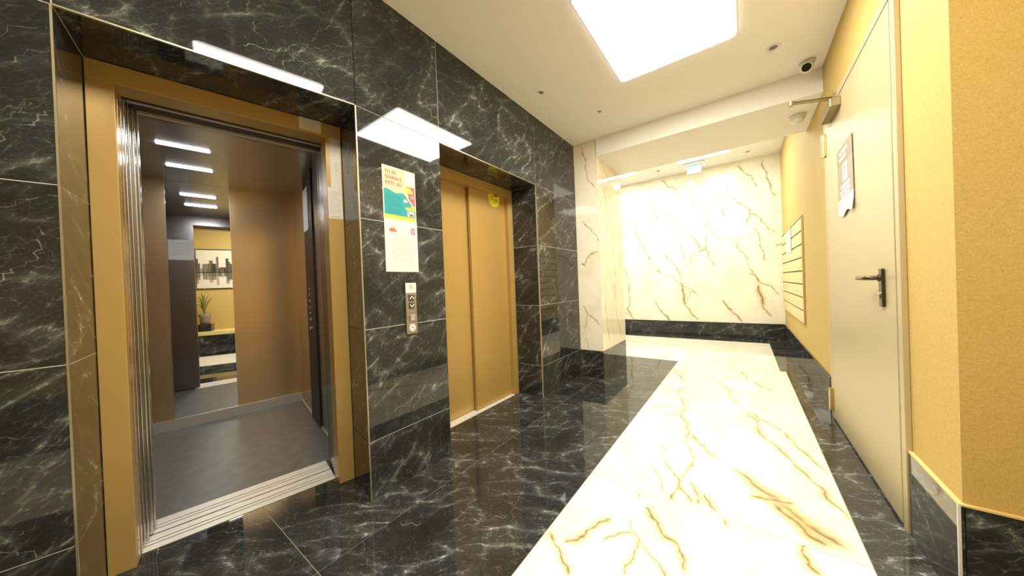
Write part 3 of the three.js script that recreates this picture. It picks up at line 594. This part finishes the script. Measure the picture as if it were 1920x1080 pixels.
{
  const tex = print(420, 594, (g, w, h) => {
    g.fillStyle = '#9a8c78'; g.fillRect(0, 0, w, h); g.fillStyle = '#8d7f6c'; g.fillRect(0, 0, w, 160);
    g.fillStyle = '#f6f1e4'; g.font = 'bold 44px sans-serif'; g.fillText('LOCURI DE', 60, 66); g.fillText('PARCARE', 60, 116);
    g.fillRect(150, 160, 120, 150); g.fillStyle = '#8d7f6c'; g.font = 'bold 130px sans-serif'; g.fillText('P', 168, 284);
    g.fillStyle = '#f6f1e4'; g.fillRect(92, 336, 240, 34); g.fillRect(60, 384, 290, 24); g.fillRect(80, 418, 240, 20);
    g.fillStyle = '#fbf7ec'; g.fillRect(0, 448, w, h - 448); g.fillStyle = '#8a7f6e'; g.font = 'bold 22px sans-serif'; g.fillText('CONTACT', 150, 492); g.font = 'bold 44px sans-serif'; g.fillText('0774 402 377', 66, 556);
  });
  const w = 0.36, h = 0.43, g = new THREE.BoxGeometry(w, h, 0.0008, 12, 18, 1), p = g.attributes.position;
  for (let i = 0; i < p.count; i++) { const x = p.getX(i), y = p.getY(i), t = Math.max(0, (-y / h - 0.28) / 0.22); p.setZ(i, p.getZ(i) + 0.010 * t * t * (0.6 + 0.8 * x / w) + 0.003 * Math.max(0, x / w)); if (y < -h * 0.49) p.setY(i, y + 0.012 * Math.sin(x * 26)); }
  g.computeVertexNormals();
  const m = mesh('door_notice', g, std(0xffffff, 0.5, 0, { map: tex }), scene, [W - 0.0232, 1.685, -2.80]); m.rotation.order = 'YXZ'; m.rotation.set(0, -RIGHTWARD, 0.03);
  tag(m, 'grey and white parking advert taped to the steel door, curling at the bottom', 'notice');
}
// ------------------------------------------------------------------ mailboxes
{
  const x0 = W, y0 = 0.55, z0 = -6.87, z1 = -4.72, R = 8, C = 5, hh = (1.745 - y0) / R, ww = (z1 - z0) / C;
  const t = thing('mailbox_bank', 'cream bank of mailboxes in eight rows set on the wallpaper wall', 'mailboxes', [x0 - 0.002, y0, (z0 + z1) / 2]);
  bx('back', t, std(lin(0.16, 0.12, 0.05), 0.6), -0.006, 0, 0, hh * R, -ww * C / 2, ww * C / 2);
  bx('rim', t, brassy, -0.016, 0, -0.010, 0, -ww * C / 2 - 0.01, ww * C / 2 + 0.01); bx('rim', t, brassy, -0.016, 0, hh * R, hh * R + 0.010, -ww * C / 2 - 0.01, ww * C / 2 + 0.01);
  bx('rim', t, brassy, -0.016, 0, 0, hh * R, ww * C / 2, ww * C / 2 + 0.01); bx('rim', t, brassy, -0.016, 0, 0, hh * R, -ww * C / 2 - 0.01, -ww * C / 2);
  const dg = new RoundedBoxGeometry(0.010, hh - 0.018, ww - 0.005, 1, 0.002), lg = new THREE.CylinderGeometry(0.009, 0.009, 0.004, 10); lg.rotateZ(Math.PI / 2);
  for (let r = 0; r < R; r++) for (let c = 0; c < C; c++) {
    const d = mesh('door', dg, mailPaint, t, [-0.011, (r + 0.5) * hh - 0.007, (c + 0.5) * ww - ww * C / 2]);
    mesh('lock', lg, steelDull, d, [-0.006, -0.02, ww * 0.32]);
  }
  const m = sheetMesh('notice_sheet', notice(21, 10, false), 0.62, 0.33, scene, [W - 0.0222, 1.565, -5.92], -RIGHTWARD);
  tag(m, 'white sheet taped over the upper mailboxes', 'notice');
}
// ------------------------------------------------------------------ cameras and exit sign
{
  const t = thing('security_camera', 'white ball security camera with dark lens at the ceiling corner', 'camera', [2.03, H, -3.345]);
  mesh('base', new THREE.LatheGeometry([[0, -0.022], [0.036, -0.022], [0.048, -0.012], [0.05, 0], [0, 0]].map((p) => new THREE.Vector2(...p)), 28), white, t);
  const ball = mesh('ball', new THREE.SphereGeometry(0.042, 24, 18), white, t, [-0.005, -0.042, 0.01]);
  const dir = new THREE.Vector3(-0.16, -0.42, 0.9).normalize(), q = new THREE.Quaternion().setFromUnitVectors(new THREE.Vector3(0, 1, 0), dir);
  const hood = mesh('hood', new THREE.CylinderGeometry(0.034, 0.036, 0.03, 24), white, ball, dir.clone().multiplyScalar(0.030).toArray()); hood.quaternion.copy(q);
  const lens = mesh('lens', new THREE.CylinderGeometry(0.028, 0.028, 0.004, 24), std(lin(0.012, 0.011, 0.01), 0.1), ball, dir.clone().multiplyScalar(0.046).toArray()); lens.quaternion.copy(q);
  const s = thing('motion_sensor', 'white domed sensor under the beam behind the door closer', 'sensor', [2.02, HB, -3.86]);
  mesh('base', new THREE.CylinderGeometry(0.062, 0.066, 0.018, 28), white, s, [0, -0.009, 0]);
  mesh('dome', new THREE.SphereGeometry(0.056, 24, 12, 0, Math.PI * 2, Math.PI / 2, Math.PI / 2), white, s, [0, -0.018, 0]);
}
{
  const t = thing('exit_sign', 'green exit sign hanging from the far ceiling', 'exit sign', [0.94, HF, -6.45]);
  bx('housing', t, std(lin(0.55, 0.54, 0.5), 0.5), -0.15, 0.15, -0.045, 0, -0.03, 0.03, { r: 0.005 });
  bx('bracket', t, steelDull, -0.155, -0.14, -0.085, 0, -0.012, 0.012); bx('bracket', t, steelDull, 0.14, 0.155, -0.085, 0, -0.012, 0.012);
  const tex = print(256, 150, (g) => {
    g.fillStyle = '#2fa866'; g.fillRect(0, 0, 256, 150); g.fillStyle = '#f2fff6'; g.fillRect(0, 138, 256, 12);
    g.fillRect(176, 26, 56, 96); g.beginPath(); g.arc(122, 36, 11, 0, 7); g.fill(); g.lineWidth = 12; g.strokeStyle = '#f2fff6'; g.lineCap = 'round';
    g.beginPath(); g.moveTo(118, 56); g.lineTo(104, 84); g.lineTo(126, 100); g.lineTo(118, 124); g.moveTo(104, 84); g.lineTo(82, 112); g.moveTo(118, 58); g.lineTo(144, 74); g.moveTo(112, 58); g.lineTo(92, 76); g.stroke();
    g.beginPath(); g.moveTo(24, 74); g.lineTo(62, 74); g.moveTo(40, 58); g.lineTo(24, 74); g.lineTo(40, 90); g.stroke();
  });
  const m = new THREE.MeshStandardMaterial({ map: tex, emissive: 0xffffff, emissiveMap: tex, emissiveIntensity: 0.2, roughness: 0.3 });
  const g = new THREE.BoxGeometry(0.22, 0.135, 0.008); mesh('panel', g, m, t, [-0.005, -0.118, 0]);
}
// ------------------------------------------------------------------ niche facing the open lift (seen in the mirror)
{
  const l = struct('planter_ledge', 'low black marble ledge with a yellow stone top in the niche', 'ledge', [2.375, 0, 0.55]);
  bx('base', l, stone, -0.225, 0.225, 0, 0.372, -1.15, 1.3, { s: 1 / 2.4 });
  bx('top', l, std(lin(0.72, 0.56, 0.22), 0.35), -0.235, 0.225, 0.372, 0.44, -1.16, 1.3, { r: 0.004 });
  const b = bx('plinth_block', scene, stone, 2.24, 2.44, 0.44, 0.58, 0.40, 0.62, { s: 1 / 2.4, r: 0.003 }); tag(b, 'dark stone block under the flower pot on the niche ledge', 'block');
  const p = thing('potted_plant', 'grassy potted plant on the niche ledge, seen in the lift mirror', 'potted plant', [2.34, 0.58, 0.51]);
  mesh('pot', new THREE.LatheGeometry([[0, 0], [0.072, 0], [0.084, 0.14], [0.094, 0.145], [0.094, 0.20], [0.084, 0.20], [0.080, 0.17], [0, 0.17]].map((q) => new THREE.Vector2(...q)), 32), std(lin(0.24, 0.19, 0.13), 0.7), p);
  mesh('soil', new THREE.CylinderGeometry(0.08, 0.08, 0.01, 24), std(lin(0.03, 0.02, 0.012), 0.95), p, [0, 0.176, 0]);
  const leafMat = new THREE.MeshPhysicalMaterial({ color: lin(0.30, 0.28, 0.07), roughness: 0.7, side: THREE.DoubleSide });
  const r = rngOf(77);
  for (let k = 0; k < 34; k++) {
    const a = r() * Math.PI * 2, Lg = 0.42 + r() * 0.40, reach = (0.12 + r() * 0.26) * (Math.cos(a) > 0.3 ? 0.55 : 1), pos = [], idx = [], n = 9, w0 = 0.006 + r() * 0.004;
    for (let i = 0; i <= n; i++) { const s = i / n, d = 0.015 + reach * s * s, y = 0.175 + Lg * (s - 0.38 * s * s * s * (0.5 + reach * 3)), w = w0 * (1 - s * s) + 0.0008; for (const q of [-1, 1]) pos.push(Math.cos(a) * d - Math.sin(a) * w * q, y, Math.sin(a) * d + Math.cos(a) * w * q); }
    for (let i = 0; i < n; i++) { const o = 2 * i; idx.push(o, o + 1, o + 2, o + 1, o + 3, o + 2); }
    const g = new THREE.BufferGeometry(); g.setAttribute('position', new THREE.Float32BufferAttribute(pos, 3)); g.setIndex(idx); g.computeVertexNormals(); mesh('leaf', g, leafMat, p);
  }
  const art = print(1024, 640, (g, w, h) => {
    g.fillStyle = '#fdf3dc'; g.fillRect(0, 0, w, h); const r2 = rngOf(41);
    for (let k = 0; k < 70; k++) {
      const x = r2() * w, bw = 16 + r2() * 46, bh = 60 + r2() * r2() * 240, s = 60 + r2() * 110;
      g.fillStyle = `rgb(${s},${s * 0.9},${s * 0.74})`; g.fillRect(x, 372 - bh, bw, bh); g.globalAlpha = 0.5; g.fillRect(x, 384, bw, bh * 0.8); g.globalAlpha = 1;
    }
    g.fillStyle = '#3c3222'; g.fillRect(0, 370, w, 14); g.globalAlpha = 0.3; g.fillStyle = '#efe0c0'; for (let k = 0; k < 60; k++) g.fillRect(r2() * w, 390 + r2() * 240, 60 + r2() * 120, 3); g.globalAlpha = 1;
  });
  const f = thing('wall_picture', 'wide sepia city waterfront print on the niche wall, seen in the mirror', 'picture', [2.6, 1.28, 0.02]);
  bx('frame', f, std(lin(0.05, 0.04, 0.02), 0.5), -0.018, 0, -0.015, 0.795, -0.655, 0.655);
  sheetMesh('print', art, 1.29, 0.77, f, [-0.0186, 0.39, 0], -RIGHTWARD);
  const s = thing('spot_lamp', 'warm recessed spot above the near wallpaper corner', 'downlight', [2.40, H, -1.38]);
  mesh('bezel', new THREE.LatheGeometry([[0.036, 0.004], [0.038, -0.003], [0.052, -0.007], [0.056, 0.001]].map((q) => new THREE.Vector2(...q)), 28), white, s);
  mesh('bulb', new THREE.CylinderGeometry(0.036, 0.036, 0.004, 24), new THREE.MeshStandardMaterial({ color: 0xffffff, emissive: new THREE.Color(1, 0.78, 0.42), emissiveIntensity: 6 }), s, [0, 0, 0]);
  const sp = new THREE.SpotLight(new THREE.Color(1, 0.74, 0.36), 0.7, 0, 0.95, 0.9, 2); sp.position.set(0, -0.012, 0); sp.target.position.set(-0.02, -2, -0.12); sp.castShadow = true; s.add(sp); s.add(sp.target); sp.target.name = 'aim';
}
renderer.render(scene, camera);
